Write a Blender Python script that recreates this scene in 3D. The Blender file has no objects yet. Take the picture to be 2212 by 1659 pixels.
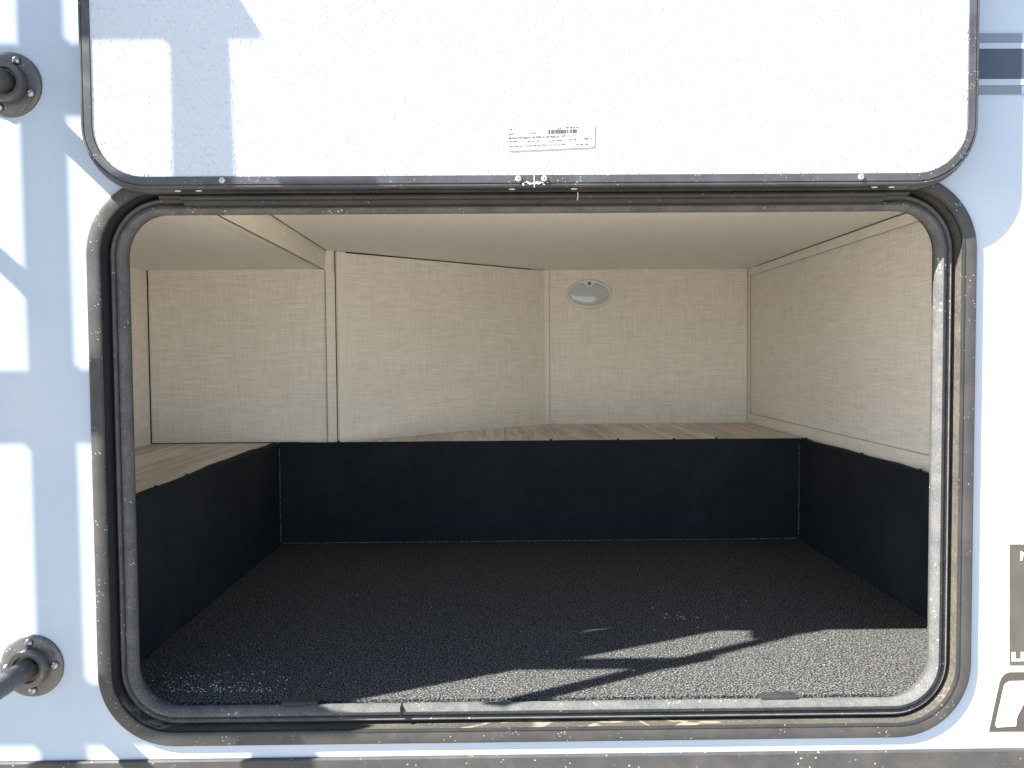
import bpy, bmesh, math, random
from mathutils import Vector, Matrix
R = math.radians
random.seed(7)
S = bpy.context.scene
COL = S.collection

# ---------------------------------------------------------------- camera
D = 1.143                       # metres from the lens to the side wall (plane y = 0)
FPX = 1671.0                    # focal length in pixels of a 2212 px wide frame
PITCH, YAW, ROLL = math.atan(61.5/FPX), math.atan(16/FPX), 0.0075
camd = bpy.data.cameras.new('camera'); cam = bpy.data.objects.new('camera', camd); COL.objects.link(cam)
camd.sensor_width = 36; camd.lens = 36*FPX/2212; camd.clip_start = 0.02; camd.clip_end = 500
MC = Matrix.Rotation(-YAW, 4, 'Z') @ Matrix.Rotation(R(90)-PITCH, 4, 'X') @ Matrix.Rotation(-ROLL, 4, 'Z')
cam.matrix_world = Matrix.Translation((0, -D, 0)) @ MC
S.camera = cam
def U(px, py, Y=0.0):
    """measured photo position -> world point on the plane y = Y"""
    d = MC.to_3x3() @ Vector(((px-1106)/FPX, (829.5-py)/FPX, -1))
    t = (Y + D)/d.y
    return Vector((d.x*t, Y, d.z*t))

# ---------------------------------------------------------------- light
KX, MZ = 2.17, 2.14             # sunlight travels (KX, 1, -MZ)
w = bpy.data.worlds.new('World'); S.world = w; w.use_nodes = True
nt = w.node_tree; bg = nt.nodes['Background']
sky = nt.nodes.new('ShaderNodeTexSky'); sky.sky_type = 'NISHITA'; sky.sun_disc = False
sky.sun_elevation = math.atan(MZ/math.hypot(KX, 1)); sky.sun_rotation = math.atan2(-KX, -1)
sky.dust_density = 0.6
nt.links.new(sky.outputs[0], bg.inputs[0]); bg.inputs[1].default_value = 0.065
sl = bpy.data.lights.new('sun', 'SUN'); sl.energy = 5.0; sl.angle = R(0.45); sl.color = (1, 0.945, 0.83)
so = bpy.data.objects.new('sun', sl); COL.objects.link(so)
so.rotation_euler = Vector((KX, 1, -MZ)).to_track_quat('-Z', 'Y').to_euler()
so.location = (-4, -2, 4)
S.view_settings.view_transform = 'Standard'; S.view_settings.look = 'None'
S.view_settings.exposure = 2.5; S.view_settings.gamma = 1

# ---------------------------------------------------------------- helpers
def tag(o, label=None, cat=None, group=None, kind=None):
    if label: o['label'] = label
    if cat: o['category'] = cat
    if group: o['group'] = group
    if kind: o['kind'] = kind
    return o
def link(name, bm, mats, parent=None, smooth=None, recalc=True):
    if recalc: bmesh.ops.recalc_face_normals(bm, faces=bm.faces[:])
    me = bpy.data.meshes.new(name); bm.to_mesh(me); bm.free()
    if not isinstance(mats, (list, tuple)): mats = [mats]
    for m in mats: me.materials.append(m)
    if smooth is not None:
        for p in me.polygons: p.use_smooth = True
        try: me.set_sharp_from_angle(angle=R(smooth))
        except Exception: pass
    o = bpy.data.objects.new(name, me); COL.objects.link(o)
    if parent: o.parent = parent
    return o
def box(bm, x0, x1, y0, y1, z0, z1, bev=0, mat=0):
    b = bmesh.new()
    vs = [b.verts.new((x, y, z)) for x in (x0, x1) for y in (y0, y1) for z in (z0, z1)]
    for f in ((0,1,3,2),(4,6,7,5),(0,4,5,1),(2,3,7,6),(0,2,6,4),(1,5,7,3)): b.faces.new([vs[i] for i in f])
    if bev: bmesh.ops.bevel(b, geom=b.edges[:], offset=bev, segments=2, affect='EDGES', profile=0.5)
    bmesh.ops.recalc_face_normals(b, faces=b.faces[:])
    merge(bm, b, mat)
def merge(bm, b, mat=0):
    mp = {v: bm.verts.new(v.co) for v in b.verts}
    for f in b.faces:
        try:
            g = bm.faces.new([mp[v] for v in f.verts]); g.material_index = mat; g.smooth = f.smooth
        except ValueError: pass
    b.free()
def rrect(x0, x1, z0, z1, r, o=0.0, n=14):
    x0 += o; x1 -= o; z0 += o; z1 -= o; r = max(r-o, 0.004)
    pts = []
    for cx, cz, a0 in ((x1-r, z1-r, 0), (x0+r, z1-r, 90), (x0+r, z0+r, 180), (x1-r, z0+r, 270)):
        for i in range(n+1):
            a = R(a0 + 90*i/n); pts.append((cx + r*math.cos(a), cz + r*math.sin(a)))
    # extra points along the straights so shading and noise stay even
    return pts
def ring(bm, rect, prof, wob=0, n=14, mat=0):
    loops = []
    for o, y in prof:
        loops.append([bm.verts.new((x, y, z)) for x, z in rrect(*rect, o=o, n=n)])
    m = len(loops[0])
    for a, b in zip(loops[:-1], loops[1:]):
        for i in range(m):
            f = bm.faces.new((a[i], a[(i+1) % m], b[(i+1) % m], b[i])); f.smooth = True; f.material_index = mat
    return loops
def extr(bm, pts, a, b, fn, mat=0):
    """closed profile pts swept from a to b; fn(u, v, t) gives the point"""
    A = [bm.verts.new(fn(u, v, a)) for u, v in pts]; B = [bm.verts.new(fn(u, v, b)) for u, v in pts]
    m = len(pts)
    for i in range(m):
        f = bm.faces.new((A[i], A[(i+1) % m], B[(i+1) % m], B[i])); f.material_index = mat
    f = bm.faces.new(A); f.material_index = mat
    f = bm.faces.new(B[::-1]); f.material_index = mat
def slab(bm, poly, y0, y1, mat=0):
    extr(bm, poly, y0, y1, lambda u, v, t: (u, t, v), mat)
def tube(bm, path, r, n=20, mat=0):
    rings = []
    for i, p in enumerate(path):
        p = Vector(p); a = Vector(path[max(i-1, 0)]); b = Vector(path[min(i+1, len(path)-1)])
        t = (b-a).normalized(); s = t.cross(Vector((1, 0, 0)))
        if s.length < 0.1: s = t.cross(Vector((0, 0, 1)))
        s.normalize(); q = t.cross(s)
        rings.append([bm.verts.new(p + r*(math.cos(2*math.pi*k/n)*s + math.sin(2*math.pi*k/n)*q)) for k in range(n)])
    for A, B in zip(rings[:-1], rings[1:]):
        for k in range(n):
            f = bm.faces.new((A[k], A[(k+1) % n], B[(k+1) % n], B[k])); f.smooth = True; f.material_index = mat
    bm.faces.new(rings[0][::-1]); bm.faces.new(rings[-1])
def lathe(bm, c, prof, n=40, mat=0):
    """prof: (radius, y) about an axis along y through c"""
    rings = []
    for r, y in prof:
        rings.append([bm.verts.new((c[0] + r*math.cos(2*math.pi*k/n), c[1] + y, c[2] + r*math.sin(2*math.pi*k/n))) for k in range(n)])
    for A, B in zip(rings[:-1], rings[1:]):
        for k in range(n):
            f = bm.faces.new((A[k], A[(k+1) % n], B[(k+1) % n], B[k])); f.smooth = True; f.material_index = mat
    bm.faces.new(rings[0]); bm.faces.new(rings[-1][::-1])
def sheet_with_hole(bm, x0, x1, z0, z1, loop, y, mat=0):
    b = bmesh.new()
    o = [b.verts.new((x, y, z)) for x, z in ((x0, z0), (x1, z0), (x1, z1), (x0, z1))]
    i = [b.verts.new((x, y, z)) for x, z in loop]
    for L in (o, i):
        for k in range(len(L)):
            try: b.edges.new((L[k], L[(k+1) % len(L)]))
            except ValueError: pass
    bmesh.ops.triangle_fill(b, edges=b.edges[:], use_beauty=True, use_dissolve=False)
    merge(bm, b, mat)

# ---------------------------------------------------------------- materials
class MT:
    def __init__(s, name, col, rough=0.5, spec=0.5, metal=0):
        m = bpy.data.materials.new(name); m.use_nodes = True; s.m = m; s.t = m.node_tree; s.b = s.t.nodes['Principled BSDF']
        s.b.inputs['Base Color'].default_value = (*col, 1); s.b.inputs['Roughness'].default_value = rough
        s.b.inputs['Specular IOR Level'].default_value = spec; s.b.inputs['Metallic'].default_value = metal
        s.col = None; s.c0 = col; s.h = None
    def n(s, t, **k):
        o = s.t.nodes.new(t)
        for a, b in k.items(): setattr(o, a, b)
        return o
    def coords(s, scale=(1, 1, 1)):
        tc = s.n('ShaderNodeTexCoord'); mp = s.n('ShaderNodeMapping'); mp.inputs['Scale'].default_value = scale
        s.t.links.new(tc.outputs['Object'], mp.inputs[0]); return mp.outputs[0]
    def noise(s, scale, det=2, rough=0.5, aniso=(1, 1, 1), dist=0):
        x = s.n('ShaderNodeTexNoise'); x.inputs['Scale'].default_value = scale; x.inputs['Detail'].default_value = det
        x.inputs['Roughness'].default_value = rough; x.inputs['Distortion'].default_value = dist
        s.t.links.new(s.coords(aniso), x.inputs['Vector']); return x.outputs['Fac']
    def voro(s, scale, aniso=(1, 1, 1), out='Distance'):
        x = s.n('ShaderNodeTexVoronoi'); x.inputs['Scale'].default_value = scale
        s.t.links.new(s.coords(aniso), x.inputs['Vector']); return x.outputs[out]
    def ramp(s, fac, a, b, lo=0.0, hi=1.0):
        x = s.n('ShaderNodeMapRange'); s.t.links.new(fac, x.inputs[0])
        for i, v in zip((1, 2, 3, 4), (a, b, lo, hi)): x.inputs[i].default_value = v
        return x.outputs[0]
    def math(s, op, a, b):
        x = s.n('ShaderNodeMath'); x.operation = op
        for i, v in enumerate((a, b)):
            if isinstance(v, (int, float)): x.inputs[i].default_value = v
            else: s.t.links.new(v, x.inputs[i])
        return x.outputs[0]
    def mix(s, fac, col, mode='MIX'):
        x = s.n('ShaderNodeMix'); x.data_type = 'RGBA'; x.blend_type = mode
        if isinstance(fac, (int, float)): x.inputs[0].default_value = fac
        else: s.t.links.new(fac, x.inputs[0])
        if s.col is None: x.inputs[6].default_value = (*s.c0, 1)
        else: s.t.links.new(s.col, x.inputs[6])
        x.inputs[7].default_value = (*col, 1); s.col = x.outputs[2]
        s.t.links.new(s.col, s.b.inputs['Base Color'])
    def bump(s, h, dist, strength=1.0):
        x = s.n('ShaderNodeBump'); x.inputs['Distance'].default_value = dist; x.inputs['Strength'].default_value = strength
        s.t.links.new(h, x.inputs['Height'])
        if s.h: s.t.links.new(s.h, x.inputs['Normal'])
        s.h = x.outputs[0]; s.t.links.new(s.h, s.b.inputs['Normal'])
    def roughmap(s, fac): s.t.links.new(fac, s.b.inputs['Roughness'])

def white_siding():
    m = MT('white_siding', (0.31, 0.375, 0.465), 0.3, 0.2)
    m.mix(m.ramp(m.noise(3, 4), 0.45, 0.8, 0, 0.25), (0.295, 0.355, 0.435))
    m.mix(m.ramp(m.voro(75), 0.07, 0.04, 0, 0.4), (0.45, 0.44, 0.42))     # fly specks
    m.mix(m.math('MULTIPLY', m.ramp(m.noise(1.7, 3), 0.5, 0.6), 0.12), (0.6, 0.6, 0.58))
    m.bump(m.noise(14, 2), 0.0006, 0.5)
    m.roughmap(m.ramp(m.noise(9, 3), 0.3, 0.7, 0.22, 0.4)); return m.m
def pebbled():
    m = MT('pebbled_white_panel', (0.345, 0.39, 0.455), 0.45, 0.18)
    v = m.ramp(m.voro(175, (1.2, 1, 0.75)), 0.48, 0.18)
    h = m.math('MULTIPLY', v, m.ramp(m.noise(60, 2), 0.35, 0.62, 0.5, 1))
    m.bump(h, 0.0009, 0.85)
    m.bump(m.noise(330, 1), 0.0004, 0.4)
    m.mix(m.ramp(m.noise(4, 3), 0.5, 0.8, 0, 0.2), (0.315, 0.365, 0.44)); return m.m
def black_trim(name, base=0.045, dust=0.5, spots=0.8, rough=0.42, dustcol=(0.30, 0.27, 0.22), freq=190, spec=0.2):
    m = MT(name, (base*0.97, base, base*1.14), rough, spec)
    m.mix(m.ramp(m.noise(18, 6, 0.65, dist=0.4), 0.40, 0.85, 0.05*dust, 0.40*dust), dustcol)
    m.mix(m.ramp(m.noise(420, 3, 0.7), 0.60, 0.74, 0, 0.22*dust), (0.42, 0.39, 0.33))
    v = m.ramp(m.voro(freq), 0.19, 0.12, 0, 1)
    msk = m.ramp(m.noise(32, 2), 0.52, 0.62, 0, spots*0.65)
    m.mix(m.math('MULTIPLY', v, msk), (0.62, 0.60, 0.53))
    m.bump(m.noise(60, 4), 0.0004, 0.25)
    m.roughmap(m.ramp(m.noise(35, 4), 0.3, 0.75, rough-0.12, rough+0.2)); return m.m
def stained():
    m = MT('stained_channel', (0.022, 0.023, 0.028), 0.5, 0.2)
    tc = m.n('ShaderNodeTexCoord'); sp = m.n('ShaderNodeSeparateXYZ'); m.t.links.new(tc.outputs['Object'], sp.inputs[0])
    low = m.ramp(sp.outputs['Z'], -0.50, -0.54, 0.0, 1)            # dirt settles on the bottom run
    side = m.ramp(sp.outputs['X'], 0.60, 0.66, 0.0, 1)
    mx = m.math('MAXIMUM', low, side)
    m.mix(m.math('MULTIPLY', mx, m.ramp(m.noise(20, 5, 0.6, (0.5, 1, 1.6), 0.8), 0.30, 0.62, 0.3, 0.75)), (0.075, 0.070, 0.058))
    q = m.noise(24, 3, 0.5, (0.45, 1, 1.3), 0.5)
    m.mix(m.math('MULTIPLY', low, m.math('MULTIPLY', m.ramp(q, 0.54, 0.565), m.ramp(q, 0.61, 0.59, 0, 0.8))), (0.19, 0.17, 0.13))
    m.mix(m.math('MULTIPLY', low, m.ramp(q, 0.585, 0.61, 0, 0.7)), (0.05, 0.045, 0.036))
    m.mix(m.math('MULTIPLY', mx, m.ramp(m.noise(300, 4, 0.7), 0.55, 0.70, 0, 0.5)), (0.21, 0.195, 0.16)); return m.m
def rubber():
    m = MT('dusty_rubber', (0.045, 0.05, 0.060), 0.85, 0.06)
    m.mix(m.ramp(m.noise(40, 6, 0.65), 0.35, 0.8, 0.05, 0.45), (0.165, 0.16, 0.15))
    m.mix(m.ramp(m.noise(700, 2, 0.6), 0.5, 0.7, 0, 0.4), (0.24, 0.225, 0.19))
    sp = m.math('MULTIPLY', m.ramp(m.voro(150), 0.24, 0.15, 0, 1), m.ramp(m.noise(30, 2), 0.56, 0.66, 0, 0.55))
    m.mix(sp, (0.72, 0.70, 0.62)); m.bump(m.noise(500, 2), 0.0004, 0.5); return m.m
def linen(name, col, s1=1.0):
    m = MT(name, col, 0.55, 0.3)
    a = m.noise(1, 2, 0.6, (13, 13, 520)); b = m.noise(1, 2, 0.6, (520, 520, 13))
    c = m.noise(1, 1, 0.5, (30, 30, 90)); d = m.noise(1, 1, 0.5, (90, 90, 22))
    dk = tuple(x*0.62 for x in col); lt = tuple(min(1, x*1.12) for x in col)
    m.mix(m.ramp(a, 0.50, 0.75, 0, 0.42*s1), dk); m.mix(m.ramp(b, 0.50, 0.75, 0, 0.46*s1), dk)
    m.mix(m.ramp(a, 0.48, 0.3, 0, 0.8*s1), lt); m.mix(m.ramp(b, 0.46, 0.28, 0, 0.6*s1), lt)
    m.mix(m.ramp(c, 0.55, 0.75, 0, 0.14*s1), dk); m.mix(m.ramp(d, 0.55, 0.75, 0, 0.12*s1), dk)
    m.bump(a, 0.0004, 0.4); return m.m
def ceiling_mat():
    m = MT('brushed_ceiling_vinyl', (0.90, 0.87, 0.82), 0.5, 0.3)
    a = m.noise(1, 2, 0.6, (300, 9, 300)); m.mix(m.ramp(a, 0.5, 0.75, 0, 0.4), (0.74, 0.70, 0.645))
    b = m.noise(1, 2, 0.6, (12, 260, 12)); m.mix(m.ramp(b, 0.5, 0.75, 0, 0.3), (0.76, 0.72, 0.665))
    m.bump(a, 0.0006, 0.7); m.bump(b, 0.0005, 0.5); return m.m
def liner(name='black_liner', base=0.013, sp=0.2):
    m = MT(name, (base*0.8, base*1.05, base*1.45), 0.85, 0.18)
    m.mix(m.ramp(m.noise(420, 2, 0.7), 0.48, 0.66, 0, sp), (0.06, 0.068, 0.085))
    m.mix(m.ramp(m.noise(5, 4, 0.6), 0.45, 0.8, 0, 0.25), (0.05, 0.055, 0.06))
    m.bump(m.noise(380, 2, 0.7), 0.0012, 0.6); return m.m
def floor_mat():
    m = MT('speckled_liner_floor', (0.006, 0.010, 0.018), 0.8, 0.08)
    g = m.noise(330, 3, 0.75)
    m.mix(m.ramp(g, 0.48, 0.63, 0, 1), (0.185, 0.178, 0.160))
    m.mix(m.ramp(m.noise(6, 4, 0.6), 0.5, 0.75, 0, 0.15), (0.05, 0.05, 0.05))
    m.bump(g, 0.0007, 0.7)
    m.mix(m.ramp(m.noise(7, 4, 0.6, (0.5, 1.5, 1), 1.2), 0.66, 0.72, 0, 0.4), (0.09, 0.09, 0.088)); return m.m
def vinyl_plank():
    m = MT('grey_oak_vinyl', (0.85, 0.76, 0.66), 0.4, 0.3)
    m.mix(m.ramp(m.noise(1, 5, 0.6, (26, 2.2, 1), 0.6), 0.38, 0.68, 0, 0.85), (0.40, 0.35, 0.305))
    m.mix(m.ramp(m.noise(1, 3, 0.6, (130, 5, 1)), 0.55, 0.75, 0, 0.6), (0.27, 0.235, 0.20))
    br = m.n('ShaderNodeTexBrick'); br.inputs['Scale'].default_value = 1; br.inputs['Mortar Size'].default_value = 0.0018
    br.inputs['Brick Width'].default_value = 0.9; br.inputs['Row Height'].default_value = 0.155
    br.inputs['Color1'].default_value = (0, 0, 0, 1); br.inputs['Color2'].default_value = (0.35, 0.35, 0.35, 1); br.inputs['Mortar'].default_value = (1, 1, 1, 1)
    tc = m.n('ShaderNodeTexCoord'); mp = m.n('ShaderNodeMapping'); mp.inputs['Rotation'].default_value = (0, 0, R(90))
    m.t.links.new(tc.outputs['Object'], mp.inputs[0]); m.t.links.new(mp.outputs[0], br.inputs['Vector'])
    m.mix(m.math('MULTIPLY', br.outputs['Color'], 0.8), (0.2, 0.16, 0.13)); return m.m
def plain(name, col, rough=0.5, spec=0.5, metal=0, vary=0.12, scale=40):
    m = MT(name, col, rough, spec, metal)
    m.mix(m.ramp(m.noise(scale, 4), 0.4, 0.75, 0, vary), tuple(min(1, c*0.5+0.12) for c in col)); return m.m
def carbon():
    m = MT('carbon_look_decal', (0.045, 0.041, 0.038), 0.5, 0.2)
    ch = m.n('ShaderNodeTexChecker'); ch.inputs['Scale'].default_value = 900
    m.t.links.new(m.coords((1, 1, 1)), ch.inputs[0])
    m.mix(m.math('MULTIPLY', ch.outputs['Fac'], 0.5), (0.10, 0.093, 0.085))
    m.mix(m.ramp(m.noise(25, 4), 0.4, 0.75, 0, 0.3), (0.12, 0.11, 0.1)); return m.m

M = dict(siding=white_siding(), panel=pebbled(), trim=black_trim('dusty_black_trim', 0.034, 0.3, 0.8),
         dtrim=black_trim('dusty_door_trim', 0.036, 0.5, 0.9, 0.38, (0.19, 0.215, 0.27), 240),
         belt=black_trim('dusty_black_belt', 0.035, 0.35, 0.8, 0.5, (0.28, 0.25, 0.21), 120),
         hinge=black_trim('black_hinge_vinyl', 0.02, 0.25, 0.35, 0.34, (0.2, 0.18, 0.15), 130),
         stain=stained(), rubber=rubber(),
         linen=linen('linen_wallboard', (0.89, 0.845, 0.78)), ltrim=linen('linen_edge_strip', (0.89, 0.845, 0.78), 0.6),
         ceil=ceiling_mat(), smooth=plain('smooth_beige_trim', (0.84, 0.79, 0.69), 0.45, 0.4, vary=0.05),
         liner=liner(), floor=floor_mat(), plank=vinyl_plank(),
         gap=plain('dark_gap', (0.015, 0.013, 0.012), 0.9, 0.1), groove=plain('groove_beige', (0.42, 0.385, 0.335), 0.7, 0.2, vary=0.05), thread=plain('grey_thread', (0.14, 0.15, 0.15), 0.8, 0.2, scale=300, vary=0.5),
         handle=black_trim('powder_coated_handle', 0.045, 0.5, 0.7, 0.34, (0.22, 0.2, 0.17), 160, 0.6),
         steel=plain('bright_screw_steel', (0.28, 0.28, 0.30), 0.28, 0.5, 1.0, vary=0.3, scale=400),
         rivet=plain('dull_rivet', (0.33, 0.34, 0.34), 0.45, 0.5, 0.4, vary=0.4, scale=500),
         bezel=plain('ivory_plastic', (0.86, 0.84, 0.78), 0.3, 0.5, vary=0.05),
         lens=plain('milky_lens', (0.58, 0.65, 0.71), 0.08, 0.8, vary=0.1, scale=10),
         slate=plain('slate_decal', (0.12, 0.145, 0.20), 0.3, 0.5), black=plain('black_decal', (0.045, 0.06, 0.095), 0.35, 0.2, vary=0.05),
         cream=plain('white_decal', (0.78, 0.78, 0.76), 0.35, 0.5, vary=0.03), letter=plain('grey_brown_decal', (0.05, 0.044, 0.041), 0.5, 0.2, vary=0.1),
         pin=plain('pale_blue_decal', (0.27, 0.33, 0.41), 0.35, 0.3, vary=0.0), carbon=carbon(), paper=plain('paper_label', (0.42, 0.43, 0.45), 0.5, 0.1, vary=0.0), ink=plain('label_ink', (0.04, 0.04, 0.045), 0.8, 0.0, vary=0.1),
         caulk=plain('white_sealant', (0.75, 0.74, 0.68), 0.5, 0.4), crumb=plain('pale_lint', (0.75, 0.74, 0.68), 0.8, 0.2),
         timber=plain('painted_steel', (0.25, 0.26, 0.27), 0.5, 0.4, vary=0.3), ground=plain('pale_concrete', (0.34, 0.31, 0.27), 0.85, 0.2, vary=0.3, scale=6))

# ---------------------------------------------------------------- ground
GZ = -1.45
b = bmesh.new(); bmesh.ops.create_grid(b, x_segments=4, y_segments=4, size=150)
for v in b.verts: v.co.z = GZ
tag(link('ground', b, M['ground']), kind='structure')

# ---------------------------------------------------------------- the camper
camper = bpy.data.objects.new('camper', None); COL.objects.link(camper)
tag(camper, 'white camper side with an open storage hatch lined in black and beige', 'camper')
FR = (-0.608, 0.697, -0.579, 0.263, 0.112)          # outer edge of the hatch frame
BX0, BX1, BZ0, BZ1, BY = -3.2, 3.4, -1.0, 1.75, 2.35

b = bmesh.new()
sheet_with_hole(b, BX0, BX1, BZ0, BZ1, rrect(*FR, o=0.012), 0.0)
box(b, BX0, BX1, BY-0.04, BY, BZ0, BZ1); box(b, BX0-0.04, BX0, 0, BY, BZ0, BZ1); box(b, BX1, BX1+0.04, 0, BY, BZ0, BZ1)
box(b, BX0-0.04, BX1+0.04, 0, BY, BZ1, BZ1+0.04); box(b, BX0-0.04, BX1+0.04, 0, BY, BZ0-0.04, BZ0)
link('body', b, M['siding'], camper, recalc=False)
b = bmesh.new(); sheet_with_hole(b, -1.2, 1.1, -0.62, 0.36, rrect(*FR, o=0.040), 0.035)
link('inner_skin', b, M['liner'], camper, recalc=False)

# frame with a recessed channel
fb = bmesh.new()
ring(fb, FR, [(0.0, 0.001), (0.0, -0.0045), (0.0015, -0.007), (0.004, -0.008), (0.018, -0.008), (0.0205, -0.0075), (0.022, -0.005)])
ring(fb, FR, [(0.022, -0.005), (0.0225, 0.0), (0.024, 0.026), (0.026, 0.030), (0.034, 0.031)], mat=1)
ring(fb, FR, [(0.034, 0.031), (0.043, 0.031), (0.044, 0.036)])
frame = link('hatch_frame', fb, [M['trim'], M['stain']], camper, smooth=35)
# thin bright lip inside the flange
lb = bmesh.new(); ring(lb, FR, [(0.0195, -0.0078), (0.0205, -0.0092), (0.0225, -0.0086), (0.0226, -0.004)])
link('lip', lb, M['hinge'], frame, smooth=40)
# bulb seal
sb = bmesh.new()
ring(sb, FR, [(0.0275, 0.0315), (0.0268, 0.016), (0.0285, 0.009), (0.0315, 0.0065), (0.0345, 0.0085), (0.0355, 0.0125), (0.037, 0.0095),
              (0.040, 0.004), (0.045, 0.0025), (0.050, 0.006), (0.0525, 0.013), (0.051, 0.020), (0.047, 0.027), (0.042, 0.0315)])
seal = link('seal', sb, M['rubber'], frame, smooth=50)
# seal joint
p = U(866, 1546, 0.003)
jb = bmesh.new(); box(jb, p.x-0.001, p.x+0.0012, 0.0, 0.02, -0.5405, -0.5262); link('seal_joint', jb, M['gap'], frame)
# sealant bead under and beside the flange
for (px, wd) in ((650, 0.054), (1680, 0.054)):
    c = U(px, 1531 if px < 900 else 1517, 0.02)
    kb = bmesh.new()
    extr(kb, [(0.012, -0.527), (0.012, -0.5235), (0.014, -0.5215), (0.026, -0.5205), (0.028, -0.527)], c.x-wd/2, c.x+wd/2, lambda u, v, t: (t, u, v))
    link('catch', kb, M['hinge'], frame)

# belt moulding under the hatch
bb = bmesh.new()
a0, a1 = U(-60, 1648, -0.004), U(2300, 1617, -0.004)
sl_ = (a1.z-a0.z)/(a1.x-a0.x)
def bz(x): return a0.z + sl_*(x-a0.x)
prof = [(0.001, 0), (-0.004, 0), (-0.006, -0.002), (-0.0062, -0.05), (-0.009, -0.054), (-0.0095, -0.10), (-0.006, -0.104), (0.001, -0.104)]
A = [bb.verts.new((BX0, u, bz(BX0)+v)) for u, v in prof]; B = [bb.verts.new((BX1, u, bz(BX1)+v)) for u, v in prof]
for i in range(len(prof)-1): bb.faces.new((A[i], A[i+1], B[i+1], B[i]))
link('belt_moulding', bb, M['belt'], camper, smooth=30)

# stripe decal at the right
def px_rect(bm, x0, x1, y0, y1, Y, t=0.0006, mat=0):
    p, q = U(x0, y0, 0), U(x1, y1, 0)
    box(bm, p.x, q.x, Y-t, Y, q.z, p.z, 0, mat)
db = bmesh.new()
xs, xe = 1500, 3400
for (y0, y1, mt, dy) in ((76, 97, 0, 0), (97, 102, 1, 0.0006), (101, 176, 2, 0.0002), (175, 180, 1, 0.0006), (179, 199, 0, 0)):
    px_rect(db, xs, xe, y0, y1, -0.0012-dy, 0.0012, mt)
link('stripe_decal', db, [M['slate'], M['pin'], M['black']], camper)

# lettering decals at the right edge
def poly_px(bm, pts, Y, t=0.0008, mat=0):
    slab(bm, [(U(x, y, 0).x, U(x, y, 0).z) for x, y in pts], Y, Y-t, mat)
def rpx(x0, x1, y0, y1, r, n=5):
    P = []
    for cx, cy, a0 in ((x1-r, y0+r, -90), (x1-r, y1-r, 0), (x0+r, y1-r, 90), (x0+r, y0+r, 180)):
        for i in range(n+1):
            a = R(a0+90*i/n); P.append((cx+r*math.cos(a), cy+r*math.sin(a)))
    return P
def text_px(txt, x, y, h, Y, mat, name, parent, shear=0.0, bold=0.0, align='LEFT', width=None, rot=0.0):
    """letters of height h (photo pixels) with lower left at x, y, as a mesh"""
    cu = bpy.data.curves.new('t', 'FONT'); cu.body = txt; cu.size = 1; cu.offset = bold; cu.shear = shear; cu.extrude = 0.0
    o = bpy.data.objects.new('t', cu); COL.objects.link(o)
    dg = bpy.context.evaluated_depsgraph_get(); dg.update()
    me = bpy.data.meshes.new_from_object(o.evaluated_get(dg)); bpy.data.objects.remove(o)
    p = U(x, y, Y); s = h/FPX*(Y+D)/0.70
    xs_ = [v.co.x for v in me.vertices] or [0, 1]
    sx = s if width is None else (width/FPX*(Y+D))/(max(xs_)-min(xs_))
    for v in me.vertices:
        X, Z = v.co.x*sx, v.co.y*s
        v.co = Vector((p.x + X*math.cos(rot) - Z*math.sin(rot), Y, p.z + X*math.sin(rot) + Z*math.cos(rot)))
    return me
def add_mesh(bm, me, mat=0):
    n = len(bm.faces); bm.from_mesh(me); bm.faces.ensure_lookup_table()
    for f in bm.faces[n:]: f.material_index = mat
eb = bmesh.new()
poly_px(eb, rpx(2175, 2420, 1171, 1441, 5), -0.0002, 0.0006, 1)
poly_px(eb, rpx(2179, 2416, 1175, 1437, 4), -0.0010, 0.0006, 0)
add_mesh(eb, text_px('NO', 2203, 1210, 19, -0.0022, None, '', None, bold=0.03), 1)
add_mesh(eb, text_px('LEVEL', 2184, 1427, 18, -0.0022, None, '', None, bold=0.05, width=110), 1)
link('lettered_decal', eb, [M['carbon'], M['cream']], camper, recalc=False)
kb = bmesh.new()
poly_px(kb, [(2136, 1580), (2159, 1474), (2163, 1464), (2170, 1456), (2180, 1452), (2400, 1450), (2380, 1578)], -0.0002, 0.0006, 0)
poly_px(kb, [(2152, 1570), (2149, 1566), (2168, 1482), (2172, 1475), (2180, 1471), (2232, 1470), (2210, 1520), (2196, 1547), (2193, 1568)], -0.0010, 0.0006, 1)
poly_px(kb, [(2250, 1470), (2300, 1470), (2255, 1520), (2275, 1568), (2240, 1568), (2226, 1540)], -0.0010, 0.0006, 1)
link('letter_decal', kb, [M['letter'], M['cream']], camper)

# ---------------------------------------------------------------- hatch door, folded up flat
DR = (-0.594, 0.677, 0.234, 1.03, 0.092)
b = bmesh.new()
L = rrect(*DR, o=0.017)
A = [b.verts.new((x, -0.0425, z)) for x, z in L]; B = [b.verts.new((x, -0.016, z)) for x, z in L]
b.faces.new(A); b.faces.new(B[::-1])
for i in range(len(L)): b.faces.new((A[i], A[(i+1) % len(L)], B[(i+1) % len(L)], B[i]))
door = link('hatch_door', b, M['panel'], camper)
b = bmesh.new()
ring(b, DR, [(0.020, -0.0146), (0.006, -0.0146), (0.0015, -0.018), (0.0, -0.022), (0.0, -0.030), (0.002, -0.033), (0.0045, -0.034), (0.0035, -0.0375),
             (0.0035, -0.041), (0.0055, -0.0435), (0.0075, -0.0435), (0.0085, -0.0425), (0.0095, -0.0443), (0.0195, -0.0443), (0.0203, -0.0435), (0.0203, -0.041)])
dt = link('door_trim', b, M['dtrim'], door, smooth=35)
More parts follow.
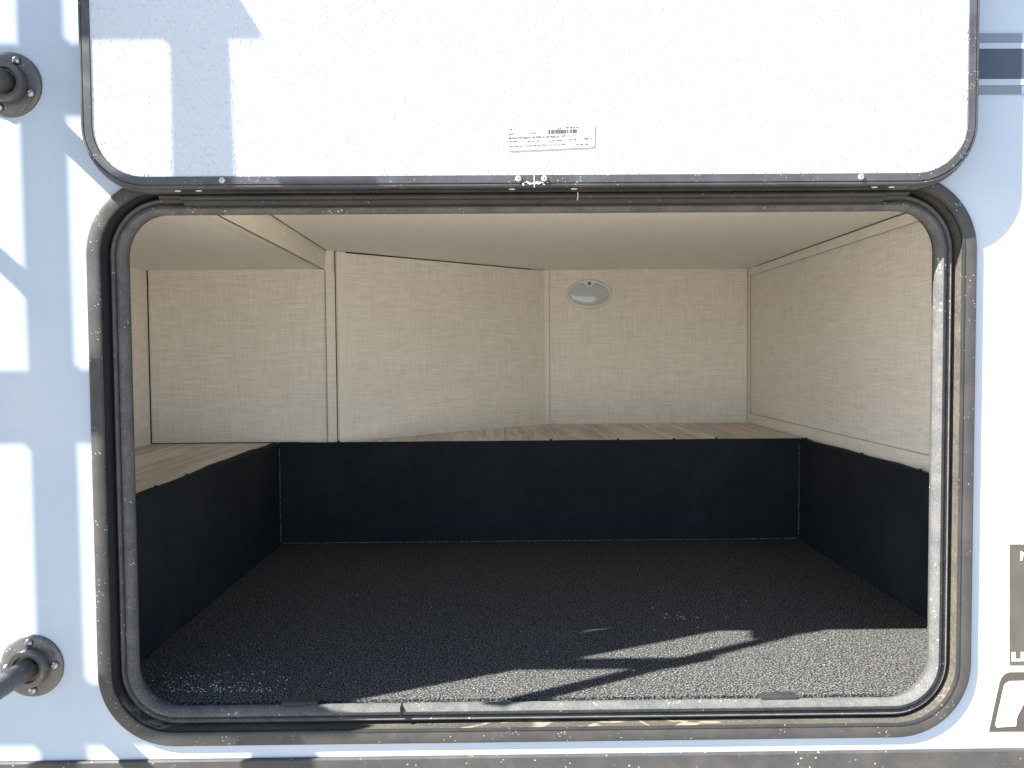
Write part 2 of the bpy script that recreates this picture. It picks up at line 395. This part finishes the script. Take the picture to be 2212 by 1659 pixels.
for px, py in ((480, 388), (1120, 383), (1176, 383), (1860, 372)):
    p = U(px, py, -0.0445); c = (p.x, -0.0443, DR[2]+0.0145)
    b = bmesh.new(); lathe(b, c, [(0.0042, 0.0), (0.0044, -0.0008), (0.0036, -0.0022), (0.0018, -0.0026), (0.0014, -0.0012), (0.0002, -0.001)], 20)
    link('rivet', b, M['rivet'], door, smooth=40)
p = U(1154, 383, -0.0445)
b = bmesh.new(); box(b, p.x-0.0003, p.x+0.0003, -0.0446, -0.03, DR[2]+0.003, DR[2]+0.0205); link('trim_joint', b, M['caulk'], door)
b = bmesh.new()
for i in range(34):
    x = p.x + random.gauss(0.002, 0.009); z = DR[2]+0.0085+random.gauss(0, 0.001)
    bmesh.ops.create_icosphere(b, subdivisions=1, radius=random.uniform(0.0004, 0.0012), matrix=Matrix.Translation((x, -0.0445, z)) @ Matrix.Diagonal((1.6, 0.5, 0.8, 1)))
link('sealant_smear', b, M['caulk'], door)
# paper label
b = bmesh.new()
def Ud(x, y): return U(x, y, -0.0430)
pl = [(1096, 277), (1098, 274), (1276, 266), (1281, 268), (1284, 272), (1284, 314), (1280, 318), (1100, 326), (1096, 322)]
slab(b, [(Ud(x, y).x, Ud(x, y).z) for x, y in pl], -0.0424, -0.0440, 0)
rt = 0.03
for txt, x, y, h, wdt in (('L-20 K R', 1095, 282, 4.2, 16), ('08 08', 1096, 292, 4.2, 9), ('POST-OK', 1142, 290, 4.2, 14), ('58 20', 1201, 279, 4, 8), ('WPC-0015969373', 1218, 278, 4, 31),
        ('800 BAG RCH SD/TH 40X25.0 RX 2RD BDWHG 2TA ATSPL WRGSP: SGA 2 - LUBTI', 1096, 301, 5, 122), ('100768425', 1096, 308, 3.6, 19), ('Ship Qty: 75.00', 1136, 307, 3.6, 26),
        ('Run Date: 3/4/2025', 1181, 306, 3.8, 31), ('WRT: 1485', 1224, 304, 3.8, 18), ('Lippert', 1256, 301, 4.4, 21),
        ('Lippert Components, Inc. - This product complies with TSCA title VI requirements. Date: 3/3/2025', 1097, 318, 4.2, 121), ('Pos: 1485 - 0051 - A', 1241, 314, 3.8, 34)):
    add_mesh(b, text_px(txt, x+3, y, h, -0.0442, None, '', None, bold=0.035, width=wdt, rot=rt), 1)
x = 1184.0
while x < 1246:
    wd = random.choice((0.9, 1.0, 1.5, 2.1)); yy = 281 + (1184-x)*0.03
    slab(b, [(Ud(x, yy).x, Ud(x, yy).z), (Ud(x+wd, yy).x, Ud(x+wd, yy).z), (Ud(x+wd, yy+9).x, Ud(x+wd, yy+9).z), (Ud(x, yy+9).x, Ud(x, yy+9).z)], -0.0440, -0.0443, 1)
    x += wd + random.choice((0.8, 1.1, 1.7))
ob_ = link('paper_label', b, [M['paper'], M['ink']], door, recalc=False)
ob_['label'] = 'small white printed label with a barcode'

# hinge extrusion
hp = [(0.0, 0.247), (-0.030, 0.243), (-0.0385, 0.2400), (-0.0385, 0.2365), (-0.034, 0.2345), (-0.026, 0.2350), (-0.0235, 0.2335), (-0.0265, 0.2320),
      (-0.029, 0.2295), (-0.029, 0.2270), (-0.0265, 0.2245), (-0.022, 0.2240), (-0.0185, 0.2255), (-0.017, 0.2235), (-0.0165, 0.2205), (-0.012, 0.2185), (-0.004, 0.2190), (0.004, 0.224)]
x0, x1 = U(395, 425, -0.02).x, U(1910, 410, -0.02).x
b = bmesh.new(); extr(b, hp, x0, x1, lambda u, v, t: (t, u, v)); hinge = link('hinge', b, M['hinge'], camper, smooth=60)
for xa, xb in ((U(345, 425, -0.02).x, x0), (x1, U(1962, 408, -0.02).x)):
    b = bmesh.new(); extr(b, [(u*0.82, 0.242+(v-0.242)*0.82) for u, v in hp], xa, xb, lambda u, v, t: (t, u, v)); link('hinge_end', b, M['hinge'], hinge, smooth=60)
for px in (385, 430, 1106, 1240, 1888, 1925):
    p = U(px, 412, -0.036); b = bmesh.new()
    bmesh.ops.create_icosphere(b, subdivisions=2, radius=0.0035, matrix=Matrix.Translation((p.x, -0.037, 0.2358)) @ Matrix.Diagonal((1.5, 0.5, 0.45, 1)))
    link('hinge_rivet', b, M['rivet'], hinge, smooth=180)
p = U(1248, 425, -0.027); b = bmesh.new(); box(b, p.x-0.0003, p.x+0.0003, -0.0294, -0.015, 0.2232, 0.2325); link('hinge_joint', b, M['caulk'], hinge)

# ---------------------------------------------------------------- inside of the compartment
ZF, ZL, ZC, ZC2 = -0.530, -0.244, 0.300, 0.248
YR = 1.036                                   # back of the recess
XL, XR = -0.640, 0.838
YB, YA = 1.593, 1.062                        # back wall, left back wall
XW, XWL = 0.8645, -1.008
XC, XA = 0.139, -0.476                       # ends of the slanted wall
# recess
b = bmesh.new(); box(b, XL-0.01, XR+0.01, 0.036, YR+0.01, ZF-0.02, ZF); link('recess_floor', b, M['floor'], camper)
def lined(name, pts, nrm, t=0.006, mat='liner', ypar=None):
    """board from four points with thickness t away from the viewer side"""
    b = bmesh.new(); n = Vector(nrm).normalized()*t
    A = [b.verts.new(Vector(p)) for p in pts]; B = [b.verts.new(Vector(p)-n) for p in pts]
    b.faces.new(A); b.faces.new(B[::-1]); m = len(pts)
    for i in range(m): b.faces.new((A[i], B[i], B[(i+1) % m], A[(i+1) % m]))
    return link(name, b, M[mat], ypar or camper)
def wavy_lip(name, p0, p1, inward, width, seed):
    """liner edge folded over the ledge, its free edge a little uneven"""
    rnd = random.Random(seed); b = bmesh.new(); N = 40
    p0 = Vector(p0); p1 = Vector(p1); o = Vector(inward)
    A, B, C = [], [], []
    for i in range(N+1):
        t = i/N; p = p0.lerp(p1, t); wv = width*(1 + 0.22*math.sin(t*9+seed) + 0.1*rnd.uniform(-1, 1))
        A.append(b.verts.new(p + Vector((0, 0, -0.004)))); B.append(b.verts.new(p + o*(wv*0.2) + Vector((0, 0, 0.0035)))); C.append(b.verts.new(p + o*wv + Vector((0, 0, 0.0022+0.0012*math.sin(t*23+seed)))))
    Dv = [b.verts.new(v.co + Vector((0, 0, -0.003)) + o*0.0004) for v in C]
    for i in range(N):
        for P, Q in ((A, B), (B, C), (C, Dv)): b.faces.new((P[i], P[i+1], Q[i+1], Q[i]))
    return link(name, b, M['liner'], camper, smooth=60)
rb = lined('recess_back_wall', [(XL, YR, ZF-0.01), (XR, YR, ZF-0.01), (XR, YR, ZL), (XL, YR, ZL)], (0, -1, 0))
rl = lined('recess_side_wall', [(XL, 0.037, ZF-0.01), (XL, YR, ZF-0.01), (XL, YR, ZL), (XL, 0.037, ZL)], (1, 0, 0))
rr = lined('recess_side_wall', [(XR, 0.037, ZF-0.01), (XR, YR, ZF-0.01), (XR, YR, ZL), (XR, 0.037, ZL)], (-1, 0, 0))
wavy_lip('liner_edge', (XL, YR, ZL), (XR, YR, ZL), (0, 1, 0), 0.008, 1)
wavy_lip('liner_edge', (XL, 0.045, ZL), (XL, YR+0.004, ZL), (-1, 0, 0), 0.024, 2)
wavy_lip('liner_edge', (XR, 0.045, ZL), (XR, YR+0.004, ZL), (1, 0, 0), 0.017, 3)
def knob(name, c, r, mat, par, n=(0, 0, 1)):
    b = bmesh.new(); bmesh.ops.create_icosphere(b, subdivisions=2, radius=r, matrix=Matrix.Translation(c) @ Matrix.Diagonal((1-0.5*abs(n[0]), 1-0.5*abs(n[1]), 1-0.5*abs(n[2]), 1)))
    return link(name, b, mat, par, smooth=180)
for y in (0.30, 0.44, 0.62, 0.86): knob('liner_screw', (XL-0.012, y, ZL+0.005), 0.0045, M['hinge'], rl)
for y in (0.42, 0.68, 1.02): knob('liner_screw', (XR+0.009, y, ZL+0.005), 0.0045, M['hinge'], rr)
for x in (-0.47, 0.13, 0.32, 0.48, 0.60): knob('liner_screw', (x, YR+0.004, ZL+0.005), 0.0045, M['hinge'], rb)
def stitches(name, a, bb_, par, n, seed):
    rnd = random.Random(seed); b = bmesh.new(); a = Vector(a); bb_ = Vector(bb_); rings = []
    N = n*3
    for i in range(N+1):
        c = a.lerp(bb_, i/N) + Vector((rnd.uniform(-.0007, .0007), 0, rnd.uniform(-.0007, .0007)))
        r = 0.0003 if (i % 3 == 0 or rnd.random() < 0.25) else rnd.uniform(0.0008, 0.0019)
        d = (bb_-a).normalized(); s_ = d.cross(Vector((0, 1, 0)))
        rings.append([b.verts.new(c + r*(math.cos(q)*s_ + math.sin(q)*Vector((0, 1, 0)))) for q in (0, 1.57, 3.14, 4.71)])
    for A, B in zip(rings[:-1], rings[1:]):
        for k in range(4): b.faces.new((A[k], A[(k+1) % 4], B[(k+1) % 4], B[k]))
    return link(name, b, M['thread'], par)
stitches('seam', (XR-0.004, YR-0.002, ZF+0.005), (XR-0.004, YR-0.002, ZL-0.01), rb, 46, 1)
stitches('seam', (XL+0.004, YR-0.002, ZF+0.005), (XL+0.004, YR-0.002, ZL-0.01), rb, 40, 2)
stitches('seam', (XL+0.01, YR-0.003, ZF+0.004), (XR-0.01, YR-0.003, ZF+0.004), rb, 190, 3)
# dark creases where walls meet floor
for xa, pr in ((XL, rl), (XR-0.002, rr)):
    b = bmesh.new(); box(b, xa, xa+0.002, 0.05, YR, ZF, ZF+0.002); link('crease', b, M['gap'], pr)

# ledge of vinyl planks round the recess
b = bmesh.new()
t = 0.012
for r in ((XWL-0.02, XL-0.006, 0.037, YR+0.006), (XWL-0.02, XW+0.02, YR+0.006, YB+0.02), (XR+0.006, XW+0.02, 0.037, YR+0.006)):
    box(b, r[0], r[1], r[2], r[3], ZL-t, ZL)
link('ledge', b, M['plank'], camper)

# beige boards
back = lined('back_wall', [(XC, YB, ZL), (XW, YB, ZL), (XW, YB, ZC), (XC, YB, ZC)], (0, -1, 0), mat='linen')
dirv = Vector((XA-XC, YA-YB, 0)); nv = Vector((-dirv.y, dirv.x, 0)); nv = nv if nv.y < 0 else -nv
slant = lined('slanted_wall', [(XA, YA, ZL), (XC, YB, ZL), (XC, YB, ZC-0.002), (XA, YA, ZC-0.004)], nv, mat='linen')
leftb = lined('left_back_wall', [(XWL, YA, ZL), (XA, YA, ZL), (XA, YA, ZC), (XWL, YA, ZC)], (0, -1, 0), mat='linen')
leftw = lined('left_wall', [(XWL, 0.037, ZL), (XWL, YA, ZL), (XWL, YA, ZC), (XWL, 0.037, ZC)], (1, 0, 0), mat='linen')
right = lined('right_wall', [(XW, 0.037, ZL), (XW, YB, ZL), (XW, YB, ZC), (XW, 0.037, ZC)], (-1, 0, 0), mat='linen')
ceil = lined('ceiling', [(-0.51, 0.037, ZC), (XW+0.02, 0.037, ZC), (XW+0.02, YB+0.02, ZC), (-0.51, YB+0.02, ZC)], (0, 0, -1), mat='ceil')
ceil2 = lined('low_ceiling', [(XWL-0.02, 0.037, ZC2), (-0.515, 0.037, ZC2), (-0.515, YA+0.02, ZC2), (XWL-0.02, YA+0.02, ZC2)], (0, 0, -1), mat='ceil')
beam = lined('beam_face', [(-0.488, 0.037, ZC2-0.002), (-0.506, YA, ZC2-0.002), (-0.502, YA, ZC+0.002), (-0.482, 0.037, ZC+0.002)], (1, 0, 0), 0.004, mat='smooth')
lined('beam_flange', [(-0.535, 0.037, ZC2-0.002), (-0.485, 0.037, ZC2-0.002), (-0.503, YA, ZC2-0.002), (-0.530, YA, ZC2-0.002)], (0, 0, -1), 0.002, mat='smooth')
for yy in (0.62, 0.98): knob('beam_screw', (-0.4845-0.0185*yy+0.0015, yy, (ZC+ZC2)/2+0.006), 0.0042, M['bezel'], beam, (1, 0, 0))
# edge strips
def strip(x0, x1, y0, y1, z0, z1, par, mat='ltrim', name='edge_strip'):
    b = bmesh.new(); box(b, x0, x1, y0, y1, z0, z1, 0.0006); return link(name, b, M[mat], par)
def upright(c, half, d, z0, z1, par, th=0.004):
    """narrow vertical strip standing on a wall whose direction is d"""
    d = Vector(d).normalized(); n = Vector((-d.y, d.x, 0)); n = n if n.y < 0 else -n
    c = Vector(c); b = bmesh.new()
    P = [c-d*half, c+d*half, c+d*half+n*th, c-d*half+n*th]
    extr(b, [(p.x, p.y) for p in P], z0, z1, lambda u, v, t: (u, v, t)); return link('edge_strip', b, M['ltrim'], par)
upright((XA-0.014, YA, 0), 0.0135, (1, 0, 0), ZL, ZC2-0.006, leftb, 0.006)
upright((XA+0.012, YA+0.011, 0), 0.014, dirv, ZL, ZC-0.001, slant, 0.004)
upright((XC-0.008, YB-0.008, 0), 0.010, dirv, ZL, ZC-0.003, slant, 0.004)
strip(XC+0.002, XC+0.020, YB-0.003, YB-0.0002, ZL, ZC-0.001, back)
strip(XW-0.003, XW-0.0002, YB-0.030, YB-0.001, ZL, ZC-0.028, right)
strip(XW-0.003, XW-0.0002, 0.06, YB-0.001, ZC-0.027, ZC-0.001, right, 'linen')
strip(XW-0.003, XW-0.0002, 0.06, YB-0.0305, ZL+0.001, ZL+0.0335, right, 'linen')
for nm, q in (('groove', (XW-0.0034, XW-0.0026, 0.06, YB-0.03, ZC-0.0290, ZC-0.0272)), ('groove', (XW-0.0034, XW-0.0026, YB-0.0325, YB-0.030, ZL+0.034, ZC-0.028)),
             ('groove', (XW-0.0034, XW-0.0026, 0.06, YB-0.03, ZL+0.0338, ZL+0.0356)), ('groove', (XW-0.0045, XW-0.0032, YB-0.0032, YB-0.001, ZL, ZC))):
    b = bmesh.new(); box(b, *q); link(nm, b, M['groove'], right)
b = bmesh.new(); box(b, XC+0.020, XC+0.0215, YB-0.0034, YB-0.0002, ZL, ZC-0.001); link('groove', b, M['groove'], back)
b = bmesh.new(); box(b, XC+0.001, XC+0.0022, YB-0.0048, YB-0.002, ZL, ZC-0.003); link('groove', b, M['groove'], back)
b = bmesh.new(); g4 = [(-0.4800, 0.040), (-0.4785, 0.040), (-0.4985, YA-0.01), (-0.5000, YA-0.01)]
extr(b, g4, ZC-0.0012, ZC-0.0002, lambda u, v, t: (u, v, t)); link('board_gap', b, M['gap'], ceil)
# shadow gaps between boards
b = bmesh.new()
g = 0.0014
box(b, XWL+0.0005, XWL+0.003, YA-g-0.0008, YA-0.0006, ZL, ZC2); link('board_gap', b, M['gap'], leftb)
b = bmesh.new(); box(b, XW-0.004, XW-0.0005, 0.06, YB-0.1, ZC-0.0022, ZC-0.0004); link('board_gap', b, M['gap'], right)
b = bmesh.new()
d = dirv.normalized(); n = nv.normalized()
P = [Vector((XA, YA, 0)) + n*0.0006, Vector((XC, YB, 0)) + n*0.0006 + d*0.06, Vector((XC, YB, 0)) + n*0.001 + d*0.06, Vector((XA, YA, 0)) + n*0.0022]
extr(b, [(p.x, p.y) for p in P], ZC-0.0032, ZC-0.0008, lambda u, v, t: (u, v, t)); link('board_gap', b, M['gap'], slant)
b = bmesh.new(); box(b, XA-0.0285, XA-0.0275, YA-0.0066, YA-0.0005, ZL, ZC2-0.006); box(b, XA-0.0012, XA+0.0002, YA-0.0072, YA-0.0005, ZL, ZC-0.002); link('board_gap', b, M['gap'], leftb)
b = bmesh.new(); box(b, XWL, XL+0.05, YA-0.002, YA-0.0006, ZL+0.0004, ZL+0.0025); link('board_gap', b, M['gap'], leftb)

# courtesy lamp on the back wall
lc = U(1272, 636, YB)
def oval(bm, prof, a, bz_, n=56, mat=0, cap=True):
    rings = []
    for s, dd, y in prof:
        rings.append([bm.verts.new((lc.x + (a*s-dd)*math.cos(2*math.pi*k/n), YB+y, lc.z + (bz_*s-dd)*math.sin(2*math.pi*k/n)*(1.0))) for k in range(n)])
    for A, B in zip(rings[:-1], rings[1:]):
        for k in range(n):
            f = bm.faces.new((A[k], A[(k+1) % n], B[(k+1) % n], B[k])); f.smooth = True; f.material_index = mat
    if cap: bm.faces.new(rings[-1])
b = bmesh.new(); oval(b, [(1, 0, 0), (1, 0, -0.008), (1, 0.002, -0.012), (1, 0.007, -0.0135), (1, 0.0095, -0.012), (1, 0.010, -0.004)], 0.082, 0.051)
lamp = link('dome_lamp', b, M['bezel'], camper, smooth=60)
b = bmesh.new(); oval(b, [(1, 0.0098, -0.0105), (0.95, 0.009, -0.0115), (0.85, 0.006, -0.0135), (0.6, 0.004, -0.0158), (0.35, 0.0, -0.017), (0.12, 0.0, -0.0175)], 0.082, 0.051)
link('lens', b, M['lens'], lamp, smooth=180)
b = bmesh.new()
P = [(-0.030, 0.0445), (-0.020, 0.0385), (-0.012, 0.030), (-0.005, 0.026), (0.005, 0.026), (0.012, 0.030), (0.020, 0.0385), (0.030, 0.0445), (0, 0.050)]
slab(b, [(lc.x+u, lc.z+v) for u, v in P], YB-0.004, YB-0.0175); link('switch_housing', b, M['bezel'], lamp)
b = bmesh.new(); lathe(b, (lc.x, YB-0.0175, lc.z+0.0365), [(0.0068, 0), (0.0066, -0.002), (0.005, -0.003), (0.002, -0.0032)], 20); link('switch', b, M['slate'], lamp, smooth=40)
b = bmesh.new(); box(b, lc.x-0.008, lc.x+0.008, YB-0.008, YB-0.001, lc.z-0.056, lc.z-0.050, 0.002); link('tab', b, M['bezel'], lamp)
for sx in (-1, 1):
    b = bmesh.new(); lathe(b, (lc.x+sx*0.066, YB-0.0120, lc.z), [(0.0045, 0), (0.0042, -0.0012), (0.002, -0.0014)], 16); link('lens_clip', b, M['lens'], lamp, smooth=40)

# ---------------------------------------------------------------- grab handle
hu, hl = U(22, 184, 0), U(71, 1437, 0)
hx = (hu.x+hl.x)/2
hu.x = hu.x; hl.x = hl.x
SO = 0.165; RT = 0.0155; bend = 0.05
path = [(hu.x, 0.0, hu.z)] + [(hu.x, -SO*f, hu.z) for f in (0.2, 0.45, 0.66)]
for i in range(1, 9):
    a = R(90*i/8); path.append((hu.x + (hl.x-hu.x)*0.03, -(SO-bend) - bend*math.sin(a), hu.z - bend*(1-math.cos(a))))
for i in range(1, 8): path.append((hu.x + (hl.x-hu.x)*i/8, -SO, hu.z-bend + (hl.z-hu.z+2*bend)*i/8))
for i in range(8, -1, -1):
    a = R(90*i/8); path.append((hl.x, -(SO-bend) - bend*math.sin(a), hl.z + bend*(1-math.cos(a))))
path += [(hl.x, -SO*f, hl.z) for f in (0.5, 0.25, 0.0)]
b = bmesh.new(); tube(b, path, RT, 24)
gh = link('grab_handle', b, M['handle'], camper, smooth=180)
for c, rot in ((hu, 25), (hl, 0)):
    b = bmesh.new(); lathe(b, (c.x, 0, c.z), [(0.0465, 0.0005), (0.0465, -0.002), (0.0455, -0.0032), (0.040, -0.0042), (0.029, -0.0048), (0.0285, -0.0048), (0.0284, -0.016), (0.0270, -0.0185), (0.0245, -0.019), (0.0205, -0.0185), (0.0195, -0.012)], 56)
    fl = link('flange', b, M['handle'], gh, smooth=40)
    for k in range(4):
        a = R(90*k + 3 - rot*1.0)
        sx, sz = c.x+0.0355*math.cos(a), c.z+0.0355*math.sin(a)
        b = bmesh.new(); lathe(b, (sx, -0.0040, sz), [(0.0060, 0), (0.0062, -0.0012), (0.0056, -0.0034), (0.0042, -0.0050), (0.0024, -0.0057), (0.0020, -0.0046), (0.0004, -0.0040)], 20)
        link('screw', b, M['steel'], gh, smooth=50)

# ---------------------------------------------------------------- unseen lattice added beside the camper, shaped to throw the shadows
CL = 0.30
def sh(x, y, Y=-CL):
    """point of the lattice whose shadow falls at photo position x, y on the side wall"""
    p = U(x, y, 0); return (p.x + KX*Y, p.z - MZ*Y)
lat = bpy.data.objects.new('shadow_lattice', None); COL.objects.link(lat)
lat.location = (-1.4, -CL, GZ)
tag(lat, 'unseen grey lattice added beside the camper, its plates shaped to throw the shadows', 'lattice')
def lp(name, pts, dy=0.0):
    b = bmesh.new(); slab(b, [(x+1.4, z-GZ) for x, z in [sh(*p, -CL-dy) for p in pts]], -0.004-dy, 0.004-dy)
    return link(name, b, M['timber'], lat)
lp('post', [(33, 0-300), (116, -300), (190, 1900), (105, 1900)])
lp('post', [(535, -300), (628, -300), (660, 500), (664, 700), (655, 1024), (630, 1480), (690, 1660), (706, 1900), (618, 1900), (562, 1500)])
lp('rail', [(-420, 103), (640, 103), (718, 228), (714, 240), (640, 240), (-420, 246)], 0.0085)
lp('rail', [(-420, 812), (652, 804), (652, 948), (-420, 954)], 0.0085)
lp('rail', [(-420, 1490), (600, 1484), (650, 1500), (715, 1535), (782, 1552), (782, 1600), (-420, 1606)], 0.0085)
lp('shadow_bar', [(560, 966), (1040, 962), (1040, 1088), (560, 1088)], 0.017)  # plate added for the bar of shade across the recess floor
lp('panel', [(262, 540), (290, 540), (305, 478), (354, 478), (354, 540), (580, 540), (600, 1481), (266, 1484)], 0.017)  # solid sheet added to keep sun off the left of the floor
lp('shadow_brace', [(898, 560), (950, 560), (1078, 1440), (1062, 1505), (1002, 1490)], 0.026)
lp('shadow_brace', [(775, 552), (975, 552), (970, 590), (918, 655), (872, 676), (795, 590)], 0.0345)  # wedge plate added only to shade a patch of the floor
lp('shadow_brace', [(-260, 340), (-215, 340), (80, 604), (80, 668)], -0.0085)  # this and the next two: plates added for slanted shadow bands
lp('shadow_brace', [(-300, 560), (-240, 570), (90, 893), (60, 900)], -0.0085)
lp('shadow_brace', [(-200, 1290), (-150, 1290), (110, 1530), (100, 1572)], -0.0085)
for px in (105, 618):
    xa, za = sh(px+43, 1900); b = bmesh.new(); box(b, xa+1.4-0.03, xa+1.4+0.03, -0.02, 0.02, 0, za-GZ+0.02); link('foot', b, M['timber'], lat)

# ---------------------------------------------------------------- pale lint and crumbs on the recess floor
b = bmesh.new(); rnd = random.Random(3)
def floor_at(px, py):
    d = MC.to_3x3() @ Vector(((px-1106)/FPX, (829.5-py)/FPX, -1)); t = ZF/d.z
    return Vector((d.x*t, d.y*t-D, ZF))
def crumb(p, r):
    bmesh.ops.create_icosphere(b, subdivisions=1, radius=r, matrix=Matrix.Translation(p + Vector((0, 0, r*0.3))) @ Matrix.Rotation(rnd.uniform(0, 3), 4, 'Z') @ Matrix.Diagonal((rnd.uniform(0.7, 1.7), 1, 0.5, 1)))
for i in range(300):
    p = floor_at(rnd.gauss(470, 75), 1500 - abs(rnd.gauss(0, 28)) + rnd.uniform(-5, 22)); 
    if p.y > 0.07 and p.x > XL+0.01: crumb(p, rnd.choice((0.0005, 0.0006, 0.0008, 0.0011)))
for i in range(55):
    p = floor_at(rnd.uniform(420, 1950), rnd.uniform(1230, 1515))
    if p.y > 0.07: crumb(p, rnd.choice((0.0005, 0.0007, 0.0010)))
for i in range(16):
    p = floor_at(rnd.gauss(1480, 35), rnd.gauss(1332, 10)); crumb(p, rnd.choice((0.0009, 0.0014)))
tag(link('lint', b, M['crumb']), 'pale lint and crumbs scattered over the black recess floor', 'lint', kind='stuff')
